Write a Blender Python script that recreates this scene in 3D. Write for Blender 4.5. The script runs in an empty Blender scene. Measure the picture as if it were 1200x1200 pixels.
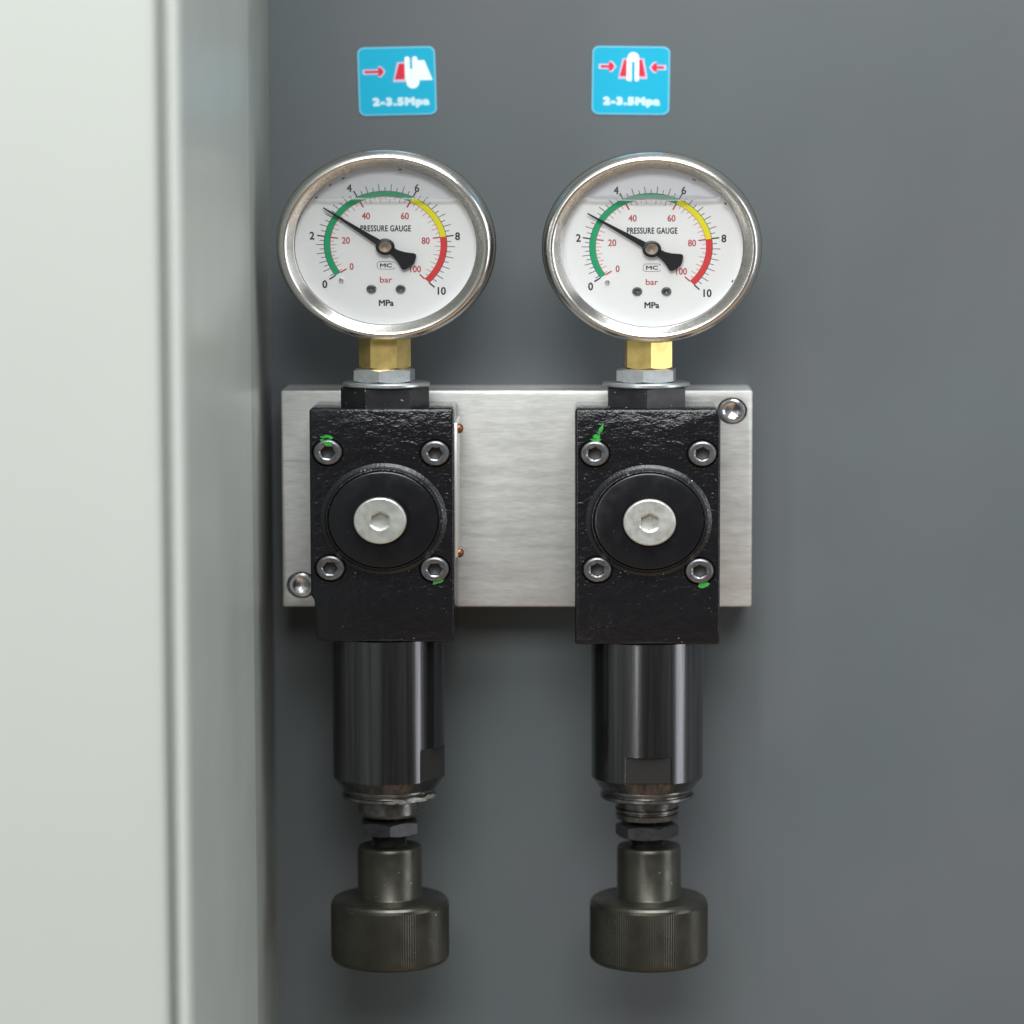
import bpy, bmesh, math, random
from mathutils import Vector, Matrix, noise
random.seed(7)
PI = math.pi
R = math.radians
S = 0.001                      # the script is written in millimetres
sc = bpy.context.scene
C = sc.collection

# ------------------------------------------------------------------ camera
PITCH = R(6.1); DIST = 1035.0; F = 3900.0; CX = 680.0
CAM = Vector((0, -57 - DIST*math.cos(PITCH), DIST*math.sin(PITCH)))
FWD = Vector((0, math.cos(PITCH), -math.sin(PITCH))); UP = Vector((0, math.sin(PITCH), math.cos(PITCH)))
cd = bpy.data.cameras.new('camera'); cam = bpy.data.objects.new('camera', cd); C.objects.link(cam)
cam.location = CAM*S; cam.rotation_euler = (PI/2 - PITCH, 0, 0)
cd.sensor_width = 36; cd.lens = F/1200*36; cd.shift_x = -(CX-600)/1200
cd.clip_start = 0.01; cd.clip_end = 50
cd.dof.use_dof = True; cd.dof.focus_distance = 1.037; cd.dof.aperture_fstop = 5.4
sc.camera = cam

def at(px, py, Y):
    """the place (mm) on the vertical plane y=Y that the photograph shows at (px, py)"""
    d = FWD + Vector((1, 0, 0))*((px-CX)/F) + UP*((600-py)/F)
    return CAM + d*((Y - CAM.y)/d.y)

# ------------------------------------------------------------------ world and lamps
w = bpy.data.worlds.new('World'); sc.world = w; w.use_nodes = True
nt = w.node_tree; bg = nt.nodes['Background']
tc = nt.nodes.new('ShaderNodeTexCoord'); sp = nt.nodes.new('ShaderNodeSeparateXYZ'); rp = nt.nodes.new('ShaderNodeValToRGB')
mr = nt.nodes.new('ShaderNodeMapRange'); mr.inputs[1].default_value = -1; mr.inputs[2].default_value = 1
nt.links.new(tc.outputs['Generated'], sp.inputs[0]); nt.links.new(sp.outputs['Z'], mr.inputs[0])
nt.links.new(mr.outputs[0], rp.inputs[0]); nt.links.new(rp.outputs[0], bg.inputs[0])
rp.color_ramp.elements[0].position = 0.16; rp.color_ramp.elements[0].color = (1.0, 0.71, 0.46, 1)
rp.color_ramp.elements[1].position = 0.62; rp.color_ramp.elements[1].color = (0.30, 0.32, 0.33, 1)
e = rp.color_ramp.elements.new(0.38); e.color = (0.14, 0.14, 0.145, 1)
bg.inputs[1].default_value = 0.55

def lamp(name, loc, target, sx, sy, power, col=(1, 1, 1), spread=180):
    l = bpy.data.lights.new(name, 'AREA'); l.shape = 'RECTANGLE'; l.size = sx; l.size_y = sy; l.energy = power; l.color = col
    l.spread = R(spread)
    o = bpy.data.objects.new(name, l); C.objects.link(o); o.location = loc
    o.rotation_euler = (Vector(target) - Vector(loc)).to_track_quat('-Z', 'Y').to_euler()
    return o
lamp('ceiling_lamp', (0.15, -0.80, 1.55), (0, -0.05, 0), 1.5, 1.0, 42, (0.96, 1.0, 0.99))
lamp('window_lamp', (1.6, -0.62, 0.25), (0, -0.05, 0.0), 0.6, 1.6, 11, (0.95, 0.98, 1.0))
lamp('tube_lamp', (-0.76, -1.8, 0.3), (0, -0.05, 0.0), 0.09, 1.6, 5, (1.0, 0.99, 0.96))
lamp('front_fill', (-0.05, -2.3, 1.3), (0, -0.05, 0.05), 1.3, 0.7, 40, (0.98, 1.0, 0.98))  # unseen soft fill from the front, added to brighten the dials
sc.view_settings.view_transform = 'Standard'; sc.view_settings.look = 'None'
sc.view_settings.exposure = 0.0; sc.view_settings.gamma = 1.0
sc.render.film_transparent = False
sc.cycles.max_bounces = 8; sc.cycles.transparent_max_bounces = 16

# ------------------------------------------------------------------ materials
def mat(name, col, rough=0.5, metal=0.0, bump=None, var=None, rvar=None, spec=0.5, coat=0.0, stretch=(1, 1, 1), specks=None, dirt=None):
    m = bpy.data.materials.new(name); m.use_nodes = True; n = m.node_tree; b = n.nodes['Principled BSDF']
    L = n.links.new
    b.inputs['Base Color'].default_value = (*col, 1); b.inputs['Roughness'].default_value = rough
    b.inputs['Metallic'].default_value = metal; b.inputs['Specular IOR Level'].default_value = spec
    b.inputs['Coat Weight'].default_value = coat; b.inputs['Coat Roughness'].default_value = 0.08
    t = n.nodes.new('ShaderNodeTexCoord'); mp = n.nodes.new('ShaderNodeMapping'); mp.inputs['Scale'].default_value = stretch
    L(t.outputs['Object'], mp.inputs[0])
    def nz(scale, detail=4, rgh=0.55):
        q = n.nodes.new('ShaderNodeTexNoise'); q.inputs['Scale'].default_value = scale
        q.inputs['Detail'].default_value = detail; q.inputs['Roughness'].default_value = rgh
        L(mp.outputs[0], q.inputs['Vector']); return q.outputs['Fac']
    def rng(src, a, b_, lo=0.3, hi=0.7):
        q = n.nodes.new('ShaderNodeMapRange'); q.inputs[1].default_value = lo; q.inputs[2].default_value = hi
        q.inputs[3].default_value = a; q.inputs[4].default_value = b_; L(src, q.inputs[0]); return q.outputs[0]
    def mixc(fac, a, b_):
        q = n.nodes.new('ShaderNodeMix'); q.data_type = 'RGBA'
        L(fac, q.inputs[0])
        for s_, v in ((6, a), (7, b_)):
            if hasattr(v, 'links'): L(v, q.inputs[s_])
            else: q.inputs[s_].default_value = (*v, 1)
        return q.outputs[2]
    colour = None
    if var:
        s_, amt = var
        colour = mixc(rng(nz(s_), 0, 1), [c*(1-amt) for c in col], [min(1, c*(1+amt)) for c in col])
    if dirt:
        s_, lo, hi, dc = dirt
        colour = mixc(rng(nz(s_, 6, 0.65), 0, 1, lo, hi), colour if colour else col, dc)
    if specks:
        s_, th, dc = specks
        lo = n.nodes.new('ShaderNodeMath'); lo.operation = 'MULTIPLY_ADD'; lo.inputs[1].default_value = 0.30; lo.inputs[2].default_value = -0.15
        L(nz(110, 2), lo.inputs[0]); ad = n.nodes.new('ShaderNodeMath'); ad.operation = 'ADD'; L(lo.outputs[0], ad.inputs[0]); L(nz(s_, 2, 0.5), ad.inputs[1])
        colour = mixc(rng(ad.outputs[0], 0, 1, th, th+0.03), colour if colour else col, dc)
    if colour: L(colour, b.inputs['Base Color'])
    if rvar: L(rng(nz(rvar[0]), rvar[1], rvar[2]), b.inputs['Roughness'])
    if bump:
        prev = None
        for s_, dist in bump:
            q = n.nodes.new('ShaderNodeBump'); q.inputs['Strength'].default_value = 1.0; q.inputs['Distance'].default_value = dist*S
            L(nz(s_, 3), q.inputs['Height'])
            if prev: L(prev, q.inputs['Normal'])
            prev = q.outputs[0]
        L(prev, b.inputs['Normal'])
    return m

M = {}
M['wall'] = mat('grey_paint', (0.100, 0.107, 0.119), 0.42, var=(6, 0.08), dirt=(9, 0.36, 0.66, (0.093, 0.111, 0.116)), bump=[(900, 0.035)], rvar=(14, 0.34, 0.50), spec=0.4)
M['panel'] = mat('pale_green_paint', (0.40, 0.43, 0.41), 0.35, bump=[(700, 0.03), (2500, 0.008)], var=(12, 0.04), rvar=(20, 0.28, 0.40), spec=0.3)
M['strip'] = mat('seam_paint', (0.24, 0.26, 0.24), 0.35, bump=[(900, 0.02)], var=(25, 0.12))
M['door'] = mat('white_paint', (0.445, 0.475, 0.452), 0.4, bump=[(900, 0.01)], var=(7, 0.02))
M['alu'] = mat('brushed_aluminium', (0.64, 0.64, 0.63), 0.44, 0.65, var=(480, 0.15), rvar=(90, 0.36, 0.52), bump=[(400, 0.010), (900, 0.010)], stretch=(0.45, 1, 4.5), dirt=(60, 0.62, 0.75, (0.33, 0.31, 0.28)))
M['cast'] = mat('black_casting_paint', (0.007, 0.007, 0.009), 0.16, bump=[(230, 0.40), (900, 0.17), (2200, 0.03)], spec=0.42, rvar=(300, 0.10, 0.24), stretch=(0.6, 1, 1.25), specks=(1300, 0.755, (0.32, 0.33, 0.34)))  # pale specks paint small glints into the black
M['bead'] = mat('lit_fold_paint', (0.56, 0.60, 0.57), 0.35)  # the panel's paint again, lightened as if facing the front light
M['seal'] = mat('pale_door_seal', (0.30, 0.33, 0.31), 0.6)
M['nut'] = mat('black_nut_steel', (0.05, 0.05, 0.055), 0.33, 0.7, var=(500, 0.3), bump=[(900, 0.03)])
M['boss'] = mat('black_cover_paint', (0.007, 0.007, 0.009), 0.2, bump=[(400, 0.02), (1500, 0.012)], spec=0.4, rvar=(200, 0.16, 0.3), specks=(1500, 0.80, (0.25, 0.25, 0.26)))
M['groove'] = mat('speckled_black_metal', (0.012, 0.012, 0.014), 0.25, 0.0, bump=[(600, 0.14), (1500, 0.08)], rvar=(900, 0.15, 0.4), specks=(1100, 0.72, (0.45, 0.46, 0.47)))  # denser pale specks paint the glints of the rough fillet
M['oxide'] = mat('black_oxide_steel', (0.14, 0.137, 0.13), 0.30, 0.9, var=(500, 0.35), bump=[(1200, 0.02)])
M['screw'] = mat('dark_screw_steel', (0.22, 0.22, 0.23), 0.30, 0.9, var=(800, 0.3), bump=[(1500, 0.02)])
M['hexb'] = mat('black_hexagon_paint', (0.022, 0.023, 0.026), 0.33, 0.2, bump=[(700, 0.02)], var=(300, 0.3), specks=(900, 0.72, (0.45, 0.46, 0.48)))
M['tube'] = mat('black_chrome', (0.10, 0.10, 0.106), 0.16, 0.95, var=(700, 0.35), rvar=(300, 0.16, 0.30), stretch=(1, 1, 0.02))
M['flat'] = mat('black_milled_steel', (0.045, 0.043, 0.042), 0.40, 0.7, bump=[(1500, 0.02)])
M['knob'] = mat('dark_olive_steel', (0.070, 0.068, 0.056), 0.34, 0.85, var=(70, 0.22), rvar=(200, 0.28, 0.42), bump=[(1800, 0.008)], specks=(1300, 0.75, (0.5, 0.48, 0.4)))
M['zinc'] = mat('zinc_plate', (0.60, 0.62, 0.64), 0.34, 0.8, var=(500, 0.14), bump=[(500, 0.05)], specks=(900, 0.70, (0.25, 0.25, 0.25)))
M['washer'] = mat('washer_steel', (0.55, 0.58, 0.60), 0.35, 0.85, var=(400, 0.1))
M['nickel'] = mat('plug_nickel', (0.62, 0.63, 0.60), 0.36, 0.80, var=(250, 0.10), bump=[(900, 0.012)], rvar=(400, 0.30, 0.45))
M['bright'] = mat('bright_screw_steel', (0.78, 0.78, 0.80), 0.18, 0.95, var=(300, 0.1), bump=[(500, 0.03)])
M['brass'] = mat('brass', (0.74, 0.55, 0.20), 0.34, 0.75, var=(260, 0.16), bump=[(700, 0.015)], dirt=(160, 0.60, 0.75, (0.55, 0.28, 0.09)))
M['steel'] = mat('polished_stainless_steel', (0.72, 0.70, 0.67), 0.26, 1.0, bump=[(1800, 0.003)], rvar=(120, 0.22, 0.29))
M['case'] = mat('gauge_case_steel', (0.13, 0.12, 0.10), 0.6, 0.8, var=(80, 0.1))
M['dial'] = mat('dial_white', (0.90, 0.91, 0.92), 0.45)
M['rubber_shade'] = mat('black_rubber_and_shade', (0.015, 0.015, 0.015), 0.5)  # rubber of the gaskets, and painted shade inside the screw sockets
M['green'] = mat('print_green', (0.006, 0.38, 0.16), 0.5); M['yellow'] = mat('print_yellow', (0.86, 0.80, 0.012), 0.5)
M['red'] = mat('print_red', (0.72, 0.045, 0.05), 0.5); M['ink'] = mat('print_black', (0.018, 0.02, 0.028), 0.5)
M['redink'] = mat('print_soft_red', (0.52, 0.075, 0.09), 0.5)
M['needle'] = mat('pointer_black', (0.012, 0.012, 0.015), 0.35)
M['rod'] = mat('spindle_steel', (0.55, 0.45, 0.37), 0.3, 0.9, bump=[(600, 0.02)])
M['copper'] = mat('copper_rivet', (0.26, 0.11, 0.055), 0.35, 0.9, var=(800, 0.2))
M['plate'] = mat('name_plate_aluminium', (0.72, 0.72, 0.70), 0.35, 0.7)
M['paint'] = mat('green_marking_paint', (0.035, 0.29, 0.05), 0.35, bump=[(1200, 0.05)], var=(900, 0.3))
M['cyan'] = mat('sticker_blue', (0.0, 0.37, 0.57), 0.35); M['rimblue'] = mat('sticker_edge_blue', (0.16, 0.50, 0.68), 0.35)
M['white'] = mat('sticker_white', (0.78, 0.86, 0.88), 0.4); M['faded'] = mat('sticker_faded_white', (0.52, 0.72, 0.80), 0.4); M['crimson'] = mat('sticker_red', (0.62, 0.012, 0.045), 0.4)
M['pink'] = mat('sticker_outline_pink', (0.55, 0.50, 0.66), 0.4)
M['smear'] = mat('old_grease', (0.26, 0.26, 0.24), 0.3, 0.5, bump=[(700, 0.10)], var=(900, 0.3))

def clear(name, tint, refl, diff, dcol=(0.5, 0.5, 0.55)):
    m = bpy.data.materials.new(name); m.use_nodes = True; n = m.node_tree; n.nodes.clear(); L = n.links.new
    out = n.nodes.new('ShaderNodeOutputMaterial'); tr = n.nodes.new('ShaderNodeBsdfTransparent'); tr.inputs[0].default_value = (*tint, 1)
    gl = n.nodes.new('ShaderNodeBsdfGlossy'); gl.inputs['Roughness'].default_value = 0.03
    fr = n.nodes.new('ShaderNodeFresnel'); fr.inputs[0].default_value = 1.45
    k = n.nodes.new('ShaderNodeMath'); k.operation = 'MULTIPLY'; k.inputs[1].default_value = refl; L(fr.outputs[0], k.inputs[0])
    mx = n.nodes.new('ShaderNodeMixShader'); L(k.outputs[0], mx.inputs[0]); L(tr.outputs[0], mx.inputs[1]); L(gl.outputs[0], mx.inputs[2])
    d = n.nodes.new('ShaderNodeBsdfDiffuse'); d.inputs[0].default_value = (*dcol, 1)
    m2 = n.nodes.new('ShaderNodeMixShader'); m2.inputs[0].default_value = diff; L(mx.outputs[0], m2.inputs[1]); L(d.outputs[0], m2.inputs[2])
    L(m2.outputs[0], out.inputs[0]); return m
M['glass'] = clear('window_glass', (1, 1, 1), 0.8, 0.0)
M['film'] = clear('glycerine_film', (0.965, 0.965, 0.975), 0.4, 0.05, (0.66, 0.67, 0.70))
M['liquid'] = clear('glycerine_surface', (0.85, 0.86, 0.88), 0.7, 0.3, (0.60, 0.62, 0.66))
M['edge'] = mat('meniscus_edge', (0.80, 0.82, 0.82), 0.2)

# ------------------------------------------------------------------ builder
K = 1/1.13                      # everything here is a little wider than it is tall
FRONT = Matrix.Rotation(PI/2, 4, 'X')      # local z -> towards the viewer

class MB:
    def __init__(s, org): s.o = Vector(org); s.v = []; s.f = []
    def put(s, p, X):
        q = X @ Vector(p); s.v.append(Vector((q.x, q.y, q.z*K))); return len(s.v)-1
    def revolve(s, prof, X=Matrix(), seg=64, a0=0.0, cap0=False, cap1=False):
        rings = []
        for e_ in prof:
            ring = []
            for i in range(seg):
                th = a0 + 2*PI*i/seg
                r, h = e_(th) if callable(e_) else e_
                ring.append(s.put((r*math.cos(th), r*math.sin(th), h), X))
            rings.append(ring)
        for a, b in zip(rings, rings[1:]):
            for i in range(seg):
                j = (i+1) % seg; s.f.append((a[i], a[j], b[j], b[i]))
        if cap0: s.f.append(tuple(reversed(rings[0])))
        if cap1: s.f.append(tuple(rings[-1]))
        return s
    def box(s, x0, x1, y0, y1, z0, z1, X=Matrix()):
        i = [s.put(p, X) for p in ((x0,y0,z0),(x1,y0,z0),(x1,y1,z0),(x0,y1,z0),(x0,y0,z1),(x1,y0,z1),(x1,y1,z1),(x0,y1,z1))]
        for f in ((0,3,2,1),(4,5,6,7),(0,1,5,4),(1,2,6,5),(2,3,7,6),(3,0,4,7)): s.f.append(tuple(i[k] for k in f))
        return s
    def poly(s, pts, h0, h1, X=Matrix()):       # prism: outline counter-clockwise in local x/y, from h0 up to h1
        a = [s.put((x, y, h0), X) for x, y in pts]; b = [s.put((x, y, h1), X) for x, y in pts]; n = len(pts)
        s.f.append(tuple(reversed(a))); s.f.append(tuple(b))
        for i in range(n): j = (i+1) % n; s.f.append((a[i], a[j], b[j], b[i]))
        return s
    def arc(s, r0, r1, t0, t1, h0, h1, X, n=60):  # ring sector with thickness, degrees
        idx = []
        for i in range(n+1):
            t = R(t0 + (t1-t0)*i/n); c, q = math.cos(t), math.sin(t)
            idx.append([s.put((r0*c, r0*q, h1), X), s.put((r1*c, r1*q, h1), X), s.put((r1*c, r1*q, h0), X), s.put((r0*c, r0*q, h0), X)])
        for a, b in zip(idx, idx[1:]):
            for k in range(3): s.f.append((a[k], a[k+1], b[k+1], b[k]))
        return s
    def text(s, body, size, x, y, h, X, sx=1.0, sy=1.0, bold=0.0, space=1.0):
        if bold:
            for k in range(8): s.text(body, size, x + bold*math.cos(k*PI/4), y + bold*math.sin(k*PI/4), h + k*0.0008, X, sx, sy, 0, space)
            return s
        cu = bpy.data.curves.new('t', 'FONT'); cu.body = body; cu.size = size; cu.align_x = 'CENTER'; cu.align_y = 'CENTER'
        cu.space_character = space; cu.resolution_u = 4
        o = bpy.data.objects.new('t', cu); C.objects.link(o)
        dg = bpy.context.evaluated_depsgraph_get(); me = bpy.data.meshes.new_from_object(o.evaluated_get(dg))
        xs = [v.co.x for v in me.vertices]; ys = [v.co.y for v in me.vertices]
        mx, my = (min(xs)+max(xs))/2, (min(ys)+max(ys))/2
        base = len(s.v)
        for v in me.vertices: s.put(((v.co.x-mx)*sx + x, (v.co.y-my)*sy + y, h), X)
        for p in me.polygons: s.f.append(tuple(base+i for i in p.vertices))
        bpy.data.objects.remove(o); bpy.data.curves.remove(cu); bpy.data.meshes.remove(me)
        return s
    def build(s, name, m, parent=None, bevel=0, segs=2, smooth=35, cut=None, flip=True):
        me = bpy.data.meshes.new(name)
        me.from_pydata([(s.o + v)*S - (parent_loc(parent) if parent else s.o*S) for v in s.v], [], s.f)
        bm = bmesh.new(); bm.from_mesh(me)
        if flip: bmesh.ops.recalc_face_normals(bm, faces=bm.faces)
        if bevel:
            ed = [e for e in bm.edges if len(e.link_faces) == 2 and e.calc_face_angle() > R(40)]
            bmesh.ops.bevel(bm, geom=ed, offset=bevel*S, segments=segs, profile=0.5, affect='EDGES')
        bm.to_mesh(me); bm.free()
        o = bpy.data.objects.new(name, me); C.objects.link(o); me.materials.append(m)
        if parent: o.parent = parent
        else: o.location = s.o*S
        if cut:
            tmp = []
            for c in cut:
                c.location = (0, 0, 0); c.parent = parent
                md = o.modifiers.new('b', 'BOOLEAN'); md.operation = 'DIFFERENCE'; md.solver = 'EXACT'; md.object = c; tmp.append(c)
            bpy.context.view_layer.update()
            dg = bpy.context.evaluated_depsgraph_get(); nm = bpy.data.meshes.new_from_object(o.evaluated_get(dg))
            o.modifiers.clear(); o.data = nm; nm.name = name; me = nm
            for c in tmp: bpy.data.objects.remove(c)
        if smooth:
            me.polygons.foreach_set('use_smooth', [True]*len(me.polygons)); me.set_sharp_from_angle(angle=R(smooth))
        return o

LOC = {}
def parent_loc(p):
    v = Vector(p.location)
    while p.parent: p = p.parent; v += Vector(p.location)
    return v
def tag(o, label, cat, group=None, kind=None):
    if label: o['label'] = label
    if cat: o['category'] = cat
    if group: o['group'] = group
    if kind: o['kind'] = kind
    return o
def thing(name, loc, label, cat, group=None):
    o = bpy.data.objects.new(name, None); C.objects.link(o); o.location = Vector(loc)*S; o.empty_display_size = 0.01
    return tag(o, label, cat, group)

def hexr(rc, a):                                # radius of a hexagon of circumradius rc with a corner at angle a
    def f(th):
        d = (th - a) % (PI/3) - PI/6
        return rc*math.cos(PI/6)/math.cos(d)
    return f
def hexnut(b, rc, h0, h1, a, X=Matrix(), cham=0.5, both=True, hole=0.0, k=1.0):
    g = hexr(rc, a); ap = rc*math.cos(PI/6)*k
    prof = []
    if both: prof += [(ap*0.985, h0), lambda t: (g(t), h0 + max(0.02, (g(t)-ap)*cham))]
    else: prof += [lambda t: (g(t), h0)]
    prof += [lambda t: (g(t), h1 - max(0.02, (g(t)-ap)*cham)), (ap*0.985, h1)]
    b.revolve(prof, X, 72, a, cap0=True, cap1=True)
def socket_head(b, r, h, rs, depth, X, ch=0.5, dish=0.0, a=0.3, tip=0.8, base=-3):
    g = hexr(rs, a)
    b.revolve([(r, base), (r, h-ch), (r-ch*0.35, h-ch*0.3), (r-ch, h), (rs*1.12, h-dish), lambda t: (g(t)*1.0, h-dish-0.3),
               lambda t: (g(t)*0.99, h-depth), (rs*0.62, h-depth-tip*0.35), (0.02, h-depth-tip)], X, 48, a, cap1=True)

# ------------------------------------------------------------------ the setting
PX = at(322, 600, 0).x          # the side panel meets the wall here
b = MB((0, 0, 0)); b.box(PX-1, 900, 0, 12, -900, 900); tag(b.build('wall', M['wall']), None, None, kind='structure')
yn = CAM.y + F*PX/(213-CX)      # front edge of the side panel
yb = CAM.y + F*PX/(294-CX)      # seam near the wall
sp_ = thing('side_panel', (PX, 0, -700), 'pale green glossy side panel receding from white door edge to grey wall', 'panel')
b = MB((PX, 0, 0))
# folded sheet: flat face, rounded front fold, return towards the door
prof = [(0, yb)]
for i in range(9):
    t = i/8*PI/2; prof.append((-1.3 + 1.3*math.cos(t), yn + 1.3 - 1.3*math.sin(t)))
prof += [(-3.0, yn), (-3.0, yn+1.2), (-1.9, yn+1.3), (-1.5, yn+2.4), (-1.5, yb-0.6), (-8, yb-0.6), (-8, yb)]
b.poly(prof, -790, 790); b.build('sheet', M['panel'], sp_, smooth=50)
b = MB((PX, 0, 0)); b.box(-3.0, -0.9, yn-0.5, yn-0.02, -790, 790); b.build('lit_edge_strip', M['bead'], sp_, bevel=0.2)  # thin strip that puts the lit tone on the fold
b = MB((PX, 0, 0)); b.box(-5.0, -0.6, yb+0.4, -0.01, -790, 790); b.build('seam_strip', M['strip'], sp_, bevel=0.3)
b = MB((PX, 0, 0)); b.box(-420, -5.0, yn+0.5, yn+18, -790, 790)
tag(b.build('door', M['door'], bevel=1.6, segs=4), 'flat white door face standing forward of the valves, edge in soft focus', 'door')
b = MB((PX, 0, 0)); b.box(-30, -8.2, yn+3, -6, -790, 790)
tag(b.build('door_frame', M['seal']), 'dark recess strip between the white door and folded panel edge', 'door frame')

# ------------------------------------------------------------------ manifold block
BF = -25.0
p0, p1 = at(331.5, 711, BF), at(882, 457.5, BF)
mb_ = thing('manifold_block', (p0.x, -0.1, p0.z), 'wide brushed aluminium block screwed to the grey wall behind both black valves', 'block')
def cutter(org, r, X, h0, h1, seg=48):
    c = MB(org); c.revolve([(r, h0), (r, h1)], X, seg, cap0=True, cap1=True); return c
b = MB((p0.x, 0, p0.z)); b.box(0, p1.x-p0.x, BF, -0.1, 0, (p1.z-p0.z)/K)
sc1, sc2 = at(858, 481.5, BF), at(353.5, 685.5, BF)
cuts = [cutter(p, 4.85, FRONT, -8, 8).build('c', M['alu'], mb_) for p in (sc1, sc2)]
b.build('block_body', M['alu'], mb_, bevel=0.6, cut=cuts)
for p, a in ((sc1, 0.2), (sc2, 0.5)):
    b = MB(p); socket_head(b, 4.35, 0.3, 2.6, 2.4, FRONT, 0.6, a=a, base=-8, tip=0.5); b.build('socket_screw', M['bright'], mb_, smooth=18)

# ------------------------------------------------------------------ valves
BD = -57.0; AX = -41.0
def blob(cx, cy, rx, ry, ang, n=26, seed=0, rough=0.26):
    pts = []
    for i in range(n):
        t = 2*PI*i/n; k = 1 + rough*noise.noise(Vector((math.cos(t)*1.7+seed*7, math.sin(t)*1.7, seed)))*2
        x, y = rx*k*math.cos(t), ry*k*math.sin(t)
        pts.append((cx + x*math.cos(ang) - y*math.sin(ang), cy + x*math.sin(ang) + y*math.cos(ang)))
    return pts

def valve(left, label):
    d = dict(
        x=(362.2, 532.6) if left else (673.8, 843.3), y=(479, 752.5) if left else (479.5, 755.5),
        scr=[(384,530),(510,531),(387,665.5),(509.5,667)] if left else [(697,531.5),(823,531.5),(700,667.5),(820,669)],
        boss=(449.5, 608) if left else (760.3, 610), plug=(445.5, 610) if left else (761.2, 612),
        hx=451.2 if left else 757.3, hr=R(-22.7) if left else 0.0, wx=452.7 if left else 757.3, nx=450.5 if left else 757.3,
        cx=455.5 if left else 758.5, kx=457.2 if left else 760.3)
    tl, br = at(d['x'][0], d['y'][0], BD), at(d['x'][1], d['y'][1], BD)
    W = br.x - tl.x; H = (tl.z - br.z)/K
    z0 = tl.z                      # top of the casting
    A = Vector((tl.x + W/2, 0, z0))
    root = thing('pressure_valve', (A.x, AX, at(d['kx'], 1125, AX).z), label, 'valve', 'black valves mounted side by side on the aluminium block')
    def zt(py, Y=AX): return (at(600, py, Y).z - z0)/K
    # casting
    b = MB((A.x, 0, z0))
    if left: out = [(-W/2, 0), (-W/2, -H*0.80), (-W/2+1.1, -H*0.815), (-W/2+1.7, -H+0.6), (-W/2+5, -H+0.4), (-W/2+5.4, -H), (W/2, -H), (W/2, 0)]
    else: out = [(-W/2, 0), (-W/2, -H), (W/2, -H), (W/2, -1.6), (W/2-1.3, 0)]
    X = FRONT                       # local x/y -> world x/z, local z -> towards the viewer
    b.poly(out, -BF+0.1, -BD, X)
    cuts = []
    for q in d['scr']:
        cuts.append(cutter(at(*q, BD), 5.0, FRONT, -3.0, 3).build('c', M['cast'], root))
    pb = at(*d['boss'], BD)
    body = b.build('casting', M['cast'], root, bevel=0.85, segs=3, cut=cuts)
    # round cover in its machined recess
    b = MB(pb); b.revolve([(19.7, -0.1), (19.6, 0.03), (18.9, 0.25), (18.2, 0.8), (17.85, 1.6), (17.7, 2.3), (17.4, 2.35), (17.3, 1.9)], FRONT, 128); b.build('machined_ring', M['groove'], root, smooth=60)
    b = MB(pb); b.revolve([(17.05, -2), (17.05, 2.4), (16.8, 2.8), (16.3, 2.95), (8.6, 2.95), (8.5, 2.0)], FRONT, 128, cap1=True); b.build('round_cover', M['boss'], root, smooth=25)
    pp = at(*d['plug'], BD-3.6)
    b = MB(pp); socket_head(b, 8.2, 1.4, 3.1, 1.85, FRONT, 0.55, a=R(30), base=-0.64, tip=0.12); b.build('silver_plug', M['nickel'], root, smooth=18)
    for i, q in enumerate(d['scr']):
        b = MB(at(*q, BD)); socket_head(b, 4.45, 0.9, 2.4, 3.6, FRONT, 0.8, a=0.4+i*1.1+left*0.5, base=-2.95, tip=0.3); sw = b.build('cap_screw', M['screw'], root, smooth=18)
        g6 = hexr(2.3, 0.4+i*1.1+left*0.5); b = MB(at(*q, BD)); b.revolve([lambda t: (g6(t), -1.3), (1.6, -1.5), (.02, -1.7)], FRONT, 48, 0.4+i*1.1+left*0.5, cap1=True); b.build('socket_shade', M['rubber_shade'], sw, flip=False)  # black disc added in the socket as painted shade
    # marking paint
    if left: marks = [[(383,512.5,1.7,0.8,-.1,1),(381,516.5,1.6,1.0,.2,2),(385,519.5,1.4,.7,0,3)], [(514,680.5,1.9,1.1,.3,4)]]
    else: marks = [[(704,503,.55,2.1,-.4,5),(699.5,511.5,1.3,.9,.1,6),(698,516,1.7,.7,0,7)], [(824,686,2.0,.9,.25,8)]]
    for grp in marks:
        b = MB((0, 0, 0))
        for (qx, qy, rx, ry, an, sd) in grp:
            p = at(qx, qy, BD); b.poly(blob(p.x, p.z/K, rx, ry, an, seed=sd), -BD-0.02, -BD+(1.05 if qy > 517 and qy < 530 else 0.22), FRONT)
        b.build('paint_mark', M['paint'], root)
    # name plate on the flank with two rivets
    if left:
        zpt, zpb = zt(496, BD), zt(654, BD)
        b = MB((A.x + W/2, 0, z0)); b.box(0.02, 1.0, BD+2.0, BF-4, zpb, zpt); pl = b.build('name_plate', M['plate'], root, bevel=0.15)
        for py in (502, 647.5):
            Xr = Matrix.Translation((1.0, -47.5, zt(py, -47.5))) @ Matrix.Rotation(PI/2, 4, 'Y')
            b = MB((A.x + W/2, 0, z0)); b.revolve([(1.75, 0), (1.75, 0.5), (1.45, 1.2), (0.8, 1.6), (0.05, 1.7)], Xr, 20); b.build('rivet', M['copper'], pl, smooth=60)
    # threaded pieces above
    hx = at(d['hx'], 465, AX).x
    b = MB((hx, AX, z0)); hexnut(b, 13.9, 0.02, zt(452.5), d['hr'] - PI/2, cham=0.28, both=False, k=1.02); b.build('black_hexagon', M['hexb'], root, smooth=20)
    wx = at(d['wx'], 450, AX).x
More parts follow.
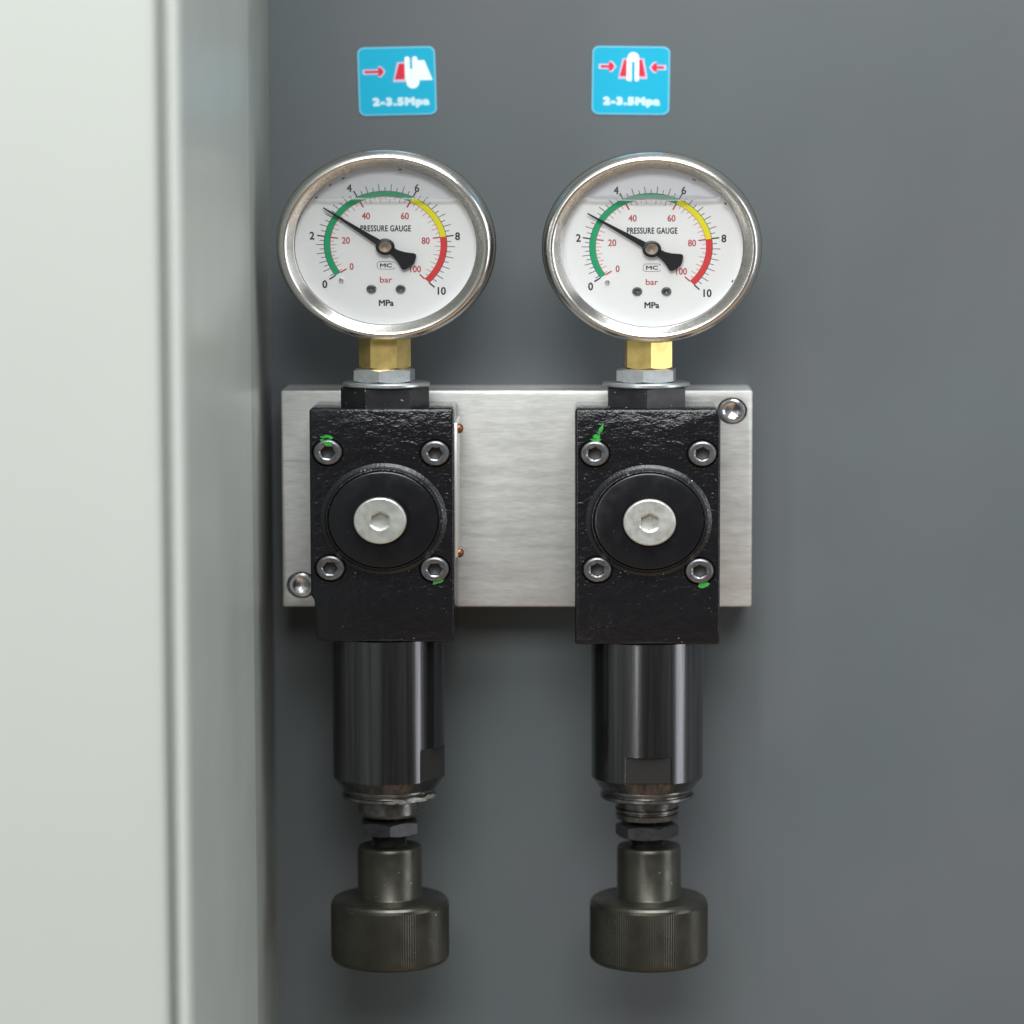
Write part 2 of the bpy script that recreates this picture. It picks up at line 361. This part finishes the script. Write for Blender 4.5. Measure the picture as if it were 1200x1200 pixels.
    zw = zt(452.3); b = MB((wx, AX, z0)); b.revolve([(9, zw), (13.5, zw+0.05), (13.75, zw+0.4), (13.75, zw+1.1), (13.4, zw+1.5), (9, zw+1.55)], Matrix(), 72, cap0=True, cap1=True); b.build('washer', M['washer'], root)
    nx = at(d['nx'], 440, AX).x
    b = MB((nx, AX, z0)); hexnut(b, 10.3, zw+1.57, zt(431.5), R(-6)-PI/2, cham=0.35, k=0.97); b.build('zinc_nut', M['zinc'], root, smooth=20)
    # barrel with wrench flat
    cx = at(d['cx'], 850, AX).x; Rc = 17.8; zb = zt(908)
    fa = -PI/2 + (R(61) if left else 0.0); hz = zt(871 if left else 877)
    def flat(h, chk=Rc, kk=0.0):
        def f(t):
            dd = (t - fa + PI) % (2*PI) - PI
            r = chk
            if abs(dd) < R(25.5): r = min(r, Rc*math.cos(R(24))/math.cos(dd))
            return r - kk*0, h
        return f
    def slot(h, chk=Rc):
        def f(t):
            dd = (t - (-PI/2+R(47)) + PI) % (2*PI) - PI
            return (chk - 1.6 if left and abs(dd) < R(9) else chk), h
        return f
    zc = zt(921); b = MB((cx, AX, z0))
    b.revolve([slot(-H-0.02), slot(hz+0.01), flat(hz), flat(zb), flat(zb-0.01), (15.1, zc), (10, zc-0.02)], Matrix(), 360, cap0=True, cap1=True)
    tube = b.build('barrel', M['tube'], root, smooth=25)
    wd_ = Rc*math.sin(R(23)); nd_ = Rc*math.cos(R(24))
    b = MB((cx, AX, z0)); b.box(-wd_, wd_, -nd_-0.06, -nd_+0.4, zb+0.3, hz-0.25, Matrix.Rotation(fa + PI/2, 4, 'Z')); b.build('wrench_flat', M['flat'], tube)
    # retaining rings
    z1 = zc; z2 = zt(925.5)
    b = MB((cx, AX, z0)); b.revolve([(12, z1-.03), (14.6, z1-.03), (14.7, z1-.6), (14.2, z2-0.4), (13.8, z2-.5), (13.9, z2-.9), (14.9, z2-1.1), (15.0, z2-2.0), (14.6, z2-2.5), (10, z2-2.6)], Matrix(), 96, cap0=True, cap1=True)
    rr = b.build('retaining_ring', M['oxide'], root, smooth=25)
    # gland
    z3 = z2-2.62; z4 = zt(954 if left else 958)
    b = MB((cx, AX, z0)); pr = [(8, z3), (10.0, z3)]
    if left: pr += [(10.1, z3-0.8), (10.1, z4+1.2), (9.5, z4+0.2), (8, z4)]
    else:
        pr += [(9.9, z3-2.6), (9.3, z3-2.9), (9.3, z3-3.3), (10.2, z3-3.6), (10.2, z3-4.4), (9.4, z3-4.8), (9.4, z3-5.2), (10.1, z3-5.6), (9.9, z4+.2), (8, z4)]
    b.revolve(pr, Matrix(), 72, cap0=True, cap1=True); b.build('gland', M['oxide'], root, smooth=25)
    # stem, lock nut
    z5 = zt(976 if left else 980); z6 = zt(990)
    b = MB((cx, AX, z0)); pr = [(5.5, z4+.5)]; z = z4
    while z > z6 - 1: pr += [(5.6, z), (5.0, z-.4)]; z -= 0.8
    b.revolve(pr, Matrix(), 48, cap0=True, cap1=True); b.build('threaded_stem', M['oxide'], root, smooth=20)
    b = MB((cx, AX, z0)); hexnut(b, 10.1, z5, z4-1.6, (R(5) if left else R(-38))-PI/2, cham=0.45, k=0.93); b.build('lock_nut', M['nut'], root, smooth=20)
    # knob: neck and knurled grip
    kx = at(d['kx'], 1080, AX).x; z7 = zt(1049); z8 = zt(1125.5)
    b = MB((kx, AX, z0)); b.revolve([(5.2, z6-.2), (9.3, z6), (9.9, z6-.15), (10.2, z6-.8), (10.25, z6-1.4), (10.25, z7+0.3), (10.5, z7-.1)], Matrix(), 96, cap0=True)
    kn = b.build('knob_neck', M['knob'], root, smooth=40)
    N = 150
    def kr(r, h, amp):
        def f(t): return r - amp*(1 if (int(round((t)/(2*PI)*N*2)) % 2) else 0), h
        return f
    b = MB((kx, AX, z0))
    b.revolve([(9.5, z7-.05), (15.6, z7-.1), (17.2, z7-.4), (18.1, z7-1.0), (18.6, z7-1.8), (18.8, z7-2.8), kr(18.88, z7-3.1, .14), kr(18.88, z8+2.4, .14), (18.8, z8+2.2), (18.5, z8+1.2), (17.7, z8+.45), (16.4, z8+.05), (10, z8)], Matrix(), N*2, cap0=True, cap1=True)
    g = b.build('knurled_grip', M['knob'], kn, smooth=12)
    if left:   # dried grease on the ring, the scratch on the hexagon
        b = MB((cx, AX, z0))
        for i in range(9):
            t = R(-84 + i*8); r = 15.0
            Xb = Matrix.Translation((r*math.cos(t), r*math.sin(t), z2-1.6 + 0.3*math.sin(i*2.1) + i*0.07)) @ Matrix.Rotation(t, 4, 'Z') @ Matrix.Rotation(PI/2, 4, 'Y')
            b.poly(blob(0, 0, 0.5+0.1*(i%2), 2.2, 0, seed=i+20), -0.3, 0.06+0.05*(i % 3), Xb)
        b.build('grease_smear', M['smear'], rr)
    return root, z0
vl, _ = valve(True, 'black valve nearer the pale side panel, copper riveted plate on its flank')
vr, _ = valve(False, 'black valve farther from the side panel, front flat milled low on barrel')

# ------------------------------------------------------------------ gauges
def gauge(left, label):
    cx, cy = (451.2, 287.2) if left else (764.5, 289.9)
    g0 = at(cx, cy, AX-12)         # centre of the bezel
    tilt = R(-2)
    sx = at(451 if left else 759.7, 415, AX).x
    zbot = at(600, 431.3, AX).z
    org = Vector((g0.x, AX, g0.z))
    root = thing('pressure_gauge', (sx, AX, zbot), label, 'gauge', 'round steel pressure gauges standing above the two black valves')
    X = Matrix.Diagonal((1, 1, 0.985, 1)) @ Matrix.Rotation(-tilt, 4, 'X') @ FRONT    # local z forward out of the dial, leaning back
    # stem
    b = MB((sx, AX, zbot)); zt_ = (at(600, 394, AX).z - zbot)/K
    hexnut(b, 8.15, 0.02, zt_, (R(-30) if left else R(5))-PI/2, cham=0.5, k=0.99); st = b.build('brass_hexagon', M['brass'], root, smooth=20)
    b = MB((sx, AX, zbot)); b.revolve([(4.6, zt_-.5), (4.6, zt_+3)], Matrix(), 32, cap0=True, cap1=True); b.build('stem_collar', M['brass'], root)
    # case and bezel
    b = MB(org); b.revolve([(26, -13.5), (30.2, -13), (31.6, -11.5), (31.8, 6), (31.8, 6.5), (28.8, 6.5), (28.7, 5)], X, 128, cap0=True, cap1=True); b.build('case', M['case'], root)
    b = MB(org); b.revolve([(31.9, 2.5), (33.9, 2.8), (34.25, 3.4), (34.3, 6.0), (33.9, 6.9)], X, 160); b.build('rear_rim', M['case'], root, smooth=50)
    b = MB(org); b.revolve([(33.5, 6.6), (33.9, 6.95), (33.9, 9.6), (33.55, 11.6), (32.9, 13.2), (32.2, 14.1), (31.4, 14.4), (30.8, 14.2), (30.4, 13.7), (28.5, 12.1), (28.25, 11.7), (28.5, 11.3), (30, 11.2)], X, 160); b.build('bezel', M['steel'], root, smooth=50, flip=True)
    b = MB(org); b.revolve([(28.75, 5.2), (28.75, 10.9), (28.5, 10.9), (28.5, 5.2)], X, 128); b.build('inner_ring', M['dial'], root)
    b = MB(org); b.revolve([(28.75, 10.95), (28.75, 11.2), (28.3, 11.2), (28.35, 10.95)], X, 128); b.build('gasket', M['rubber_shade'], root)
    # dial and its print
    D0 = 7.8; e1, e2, e3 = D0+.03, D0+.06, D0+.09
    b = MB(org); b.revolve([(28.3, D0-1), (28.3, D0), (0.01, D0)], X, 96, cap0=True); dial = b.build('dial', M['dial'], root)
    yo = 0.25; P = X @ Matrix.Translation((-0.35 if not left else -0.1, yo, 0))
    a2 = [215 - 44*i/10 for i in range(11)]; a2[1] = 212.6
    for (t0, t1, m, l) in ((63, 215, 'green', 'green sector of the scale'), (9, 63, 'yellow', 'yellow sector of the scale'), (-45, 9, 'red', 'red sector of the scale')):
        b = MB(org); b.arc(17.25, 19.05, t0, t1, D0+.005, e1, P, 70); o = b.build('scale_sector', M[m], dial); o['label'] = l
    ang = a2 + [171 - 216*i/40 for i in range(1, 41)]
    bk = MB(org); bk.arc(19.05, 19.2, -45, 215, D0+.004, e1+.005, P, 90); rd = MB(org); rd.arc(17.1, 17.25, -45, 215, D0+.004, e1+.005, P, 90)
    for i, a in enumerate(ang):
        lab = i % 10 == 0; mid = i % 2 == 0
        Xa = P @ Matrix.Rotation(R(a), 4, 'Z')
        l1 = 2.3 if lab else (2.45 if mid else 1.4); wd = 0.23 if lab else 0.11
        bk.box(19.1, 19.15+l1, -wd, wd, D0+.006, e2, Xa)
        l2 = 2.3 if lab else (1.9 if mid else 1.1); wd = 0.24 if lab else 0.08
        rd.box(17.2-l2, 17.2, -wd, wd, D0+.006, e2, Xa)
    bk.build('pressure_ticks', M['ink'], dial, smooth=0); rd.build('bar_ticks', M['redink'], dial, smooth=0)
    T = X @ Matrix.Translation((0, 0.2, 0))
    nb = MB(org)
    for s_, x, y in (('0',-19.1,-14.0),('2',-22.9,3.3),('4',-11.2,20.2),('6',9.8,20.2),('8',22.3,3.1),('10',17.3,-16.4)):
        nb.text(s_, 3.8, x, y, e2, T, 0.82, 1.0, 0.09)
    nb.text('PRESSURE GAUGE', 3.0, 0, 5.9, e2, T, 0.60, 1.02, 0.065, 1.12); nb.text('MPa', 3.0, 0, -20.7, e2, T, 0.92, 1.0, 0.09)
    nb.text('MC', 2.2, 0, -7.3, e2, T, 1.2, 0.85, 0.07)
    nb.build('black_lettering', M['ink'], dial, smooth=0, flip=False)
    nb = MB(org)
    for s_, x, y in (('0',-10.7,-7.7),('20',-12.4,1.6),('40',-6.1,10.3),('60',6,10.3),('80',12.4,1.5),('100',9.2,-8.6)):
        nb.text(s_, 3.3, x, y, e2, T, 0.78, 1.0, 0.06)
    nb.text('bar', 3.0, 0, -12.4, e2, T, 1.0, 1.0, 0.04); nb.build('red_lettering', M['redink'], dial, smooth=0, flip=False)
    lg = MB(org); w_, h_, c_ = 2.75, 1.35, 0.7; th = 0.13
    path = [(w_, h_-.55), (w_-.5, h_-.1), (w_-1.2, h_), (-w_+1.2, h_), (-w_+.5, h_-.1), (-w_, h_-.6), (-w_, -h_+.6), (-w_+.5, -h_+.1), (-w_+1.2, -h_), (w_-1.2, -h_), (w_-.5, -h_+.1), (w_, -h_+.55)]
    for (xa, ya), (xb, yb_) in zip(path, path[1:]):
        L_ = math.hypot(xb-xa, yb_-ya); lg.box(-.05, L_+.05, -th/2, th/2, D0+.01, e2, T @ Matrix.Translation((xa, ya-7.3, 0)) @ Matrix.Rotation(math.atan2(yb_-ya, xb-xa), 4, 'Z'))
    lg.build('dial_emblem', M['ink'], dial, smooth=0)
    for i, x in enumerate((-4.6, 4.5)):
        b = MB(org); XX = T @ Matrix.Translation((x, -15.8, D0))
        g6 = lambda r0: (lambda t: (r0*(0.75 if (int((t-.4)/(PI/4)) % 2) else 1.15), .35))
        b.revolve([(1.6, 0.02), (1.55, .4), (1.15, .72), (.95, .72), (lambda t: (.55 + .4*abs(math.cos(2*t+.5+i))**3, .7)), (lambda t: (.35 + .35*abs(math.cos(2*t+.5+i))**3, .15)), (.02, .1)], XX, 48); b.build('dial_screw', M['screw'], dial, smooth=18)
    b = MB(org); b.revolve([(.75, 0.02), (.75, .9), (.4, 1.2), (.02, 1.25)], T @ Matrix.Translation((-13.9, -12.4, D0)), 20); b.build('stop_pin', M['bright'], dial)
    # pointer
    hub = X @ Matrix.Translation((-.1 if left else -.15, -0.35, 0)); pa = 144.0 if left else 147.6
    ph0, ph1 = D0+1.3, D0+1.7
    XP = hub @ Matrix.Rotation(R(pa), 4, 'Z')
    b = MB(org)
    b.poly([(2.2, -1.15), (6, -.9), (14, -.55), (23.6, -.2), (23.6, .2), (14, .55), (6, .9), (2.2, 1.15)], ph0, ph1, XP)
    tail = [(-2.2, 1.25), (-4.2, 1.45), (-6.2, 2.1), (-8.6, 3.35), (-9.3, 3.4), (-9.8, 2.9), (-10.5, 1.2), (-10.7, 0), (-10.5, -1.2), (-9.8, -2.9), (-9.3, -3.4), (-8.6, -3.35), (-6.2, -2.1), (-4.2, -1.45), (-2.2, -1.25)]
    b.poly(tail, ph0, ph1, XP)
    b.revolve([(2.5, ph0-.2), (2.95, ph0), (2.95, ph1+.3), (2.6, ph1+.5), (1.9, ph1+.5)], XP, 48, cap0=True, cap1=True)
    pt = b.build('pointer', M['needle'], root, bevel=0)
    b = MB(org); b.revolve([(1.95, D0), (1.95, ph1+.6), (1.7, ph1+.85), (.7, ph1+.75), (.55, ph1+.55), (.02, ph1+.5)], XP, 36); b.build('spindle', M['rod'], pt)
    # filling: the liquid stands below this line, air above
    zl = 16.9 if left else 17.9; GW = 11.0
    b = MB(org); n = 40; top = []; bot = []
    xr = math.sqrt(28.1**2 - zl**2)
    for i in range(n+1):
        u = -1 + 2*i/n; x = u*xr
        bot.append((x, zl - 0.9*(1-u*u)**0.5 * (0.25 if left else 1.0), GW-.5)); top.append((x*0.985, zl + (0.25 if left else 1.0)*(1-u**4)*0.9, D0+2.6))
    ib = [b.put(p, X) for p in bot]; it = [b.put(p, X) for p in top]
    for i in range(n): b.f.append((ib[i], ib[i+1], it[i+1], it[i]))
    lq = b.build('liquid_surface', M['liquid'], root, flip=False)
    b = MB(org)
    for p_, q_ in zip(bot, bot[1:]):
        L_ = math.hypot(q_[0]-p_[0], q_[1]-p_[1])
        b.box(0, L_, -.13, .13, -.15, .1, X @ Matrix.Translation(p_) @ Matrix.Rotation(math.atan2(q_[1]-p_[1], q_[0]-p_[0]), 4, 'Z'))
    b.build('meniscus', M['edge'], lq)
    b = MB(org); pts = [(28.1*math.cos(t), 28.1*math.sin(t)) for t in [math.asin(zl/28.1) + (PI-2*math.asin(zl/28.1))*i/40 for i in range(41)]]
    mid = [(-xr + 2*xr*i/20, zl - 0.9*(0.25 if left else 1.0)*max(0, 1-(-1+2*i/20)**2)**0.5) for i in range(1, 20)]
    b.poly(pts + mid, GW-.3, GW-.25, X); b.build('glycerine_film', M['film'], root, smooth=0)
    b = MB(org); b.revolve([(28.45, GW), (28.45, GW+.25)], X, 96, cap0=True, cap1=True); b.build('window_pane', M['glass'], root)
    # crumbs stuck under the bezel edge
    for k_, (t, r) in enumerate(((80, 27.5), (118, 27.2), (128, 27.4), (141, 27.3)) if left else ((62, 27.5), (35, 27.6), (-25, 27.5))):
        b = MB(org); b.poly(blob(r*math.cos(R(t)), r*math.sin(R(t)), .6, .22, R(t+90), 10, seed=k_+40), GW-.2, GW-.05, X); b.build('gasket_crumb', M['rubber_shade'], root)
    return root
gl = gauge(True, 'pressure gauge nearer the side panel, its glycerine line just under the 4')
gr = gauge(False, 'pressure gauge farther from the side panel, lens-shaped glycerine line crossing the 4')

# ------------------------------------------------------------------ stickers
def sticker(left, label):
    cx, cy, rot = (465.3, 95, R(1.4)) if left else (739.3, 94.3, R(-0.7))
    p = at(cx, cy, 0); k = F/ (Vector((0, 0, 0)).y - CAM.y + 0) ; k = F/((p-CAM).dot(FWD))
    root = thing('sticker', (p.x, -0.05, p.z), label, 'sticker', 'small blue pictogram stickers on the grey wall')
    X = FRONT @ Matrix.Rotation(rot, 4, 'Z')
    zk = 9.23*k                    # sticker art measured on an enlargement
    ox, oy = ((603, 508) if left else (548, 500))
    def q(x, y): return ((x-ox)/zk, -(y-oy)/zk/K)
    def rr(hw, hh, r):
        pts = []
        for sx, sy, a in ((1, 1, 0), (-1, 1, 90), (-1, -1, 180), (1, -1, 270)):
            for i in range(9):
                t = R(a + i*90/8); pts.append((sx*(hw-r) + r*math.cos(t), sy*(hh-r) + r*math.sin(t)))
        return pts
    hw, hh = 91/2/k, 79.5/2/k/K
    b = MB(p); b.poly(rr(hw, hh, 2.3), 0.05, 0.25, X); b.build('border', M['rimblue'], root)
    b = MB(p); b.poly(rr(hw-.45, hh-.5, 2.0), 0.251, 0.27, X); b.build('face', M['cyan'], root)
    def shape(name, m, polys, h0, h1):
        b = MB(p)
        for i, pl in enumerate(polys): b.poly([q(*c) for c in pl], h0, h1 + i*0.003, X)
        return b.build(name, M[m], root, smooth=0)
    def circ(x, y, r, a0=0, a1=360, n=20): return [(x + r*math.cos(R(a0+(a1-a0)*i/n)), y - r*math.sin(R(a0+(a1-a0)*i/n))) for i in range(n if a1-a0 == 360 else n+1)]
    def arrow(x0, x1, y, s, g=0):
        sgn = 1 if x1 > x0 else -1; return [(x0-sgn*g, y-14-g), (x1-sgn*(60), y-14-g), (x1-sgn*(68), y-48-g), (x1-sgn*30, y-42-g), (x1+sgn*g, y), (x1-sgn*30, y+42+g), (x1-sgn*68, y+48+g), (x1-sgn*60, y+14+g), (x0-sgn*g, y+14+g)]
    if left:
        shape('arrow_outline', 'pink', [arrow(250, 470, 405, 1, 14)], .271, .280); shape('arrow', 'crimson', [arrow(255, 465, 405, 1, 0)], .281, .288)
        shape('outline', 'pink', [[(610, 305), (700, 305), (700, 520), (558, 520)]], .271, .280)
        shape('red_wedge', 'crimson', [[(628, 322), (700, 322), (700, 492), (578, 492)]], .281, .288)
        shape('white_mark', 'white', [circ(719, 275, 29, 0, 180) + [(690, 500), (748, 500)], circ(802, 275, 29, 0, 180) + [(773, 500), (831, 500)],
              [(800, 290), (905, 290), (990, 505), (800, 505)], circ(774, 520, 72), [(702, 380), (846, 380), (846, 520), (702, 520)]], .289, .296)
        b = MB(p); x, y = q(640, 740); b.text('2-3.5Mpa', 3.5, x, y, .29, X, 1.18, 1.0, 0.38, 1.18); b.build('lettering', M['faded'], root, smooth=0, flip=False)
    else:
        shape('arrow_outline', 'pink', [arrow(212, 378, 352, 1, 14), arrow(915, 755, 358, 1, 14)], .271, .280)
        shape('arrow', 'crimson', [arrow(220, 370, 352, 1, 0)], .281, .288); shape('arrow', 'crimson', [arrow(905, 765, 358, 1, 0)], .281, .288)
        shape('outline', 'pink', [[(455, 262), (540, 262), (540, 482), (408, 482)], [(610, 262), (688, 262), (728, 482), (610, 482)]], .271, .280)
        shape('red_wedge', 'crimson', [[(472, 275), (530, 275), (530, 458), (424, 458)]], .281, .288); shape('red_wedge', 'crimson', [[(620, 275), (668, 275), (706, 458), (620, 458)]], .281, .288)
        shape('white_mark', 'white', [circ(571, 258, 62, 0, 180) + [(509, 300), (633, 300)], [(500, 262), (556, 262), (556, 490), (550, 510), (500, 500)], [(588, 262), (634, 262), (634, 500), (600, 512), (588, 492)]], .289, .296)
        b = MB(p); x, y = q(558, 733); b.text('2-3.5Mpa', 3.5, x, y, .29, X, 1.18, 1.0, 0.38, 1.18); b.build('lettering', M['faded'], root, smooth=0, flip=False)
sticker(True, 'blue sticker with one red arrow pointing at a notched white shape')
sticker(False, 'blue sticker with two red arrows squeezing a white rounded bar')
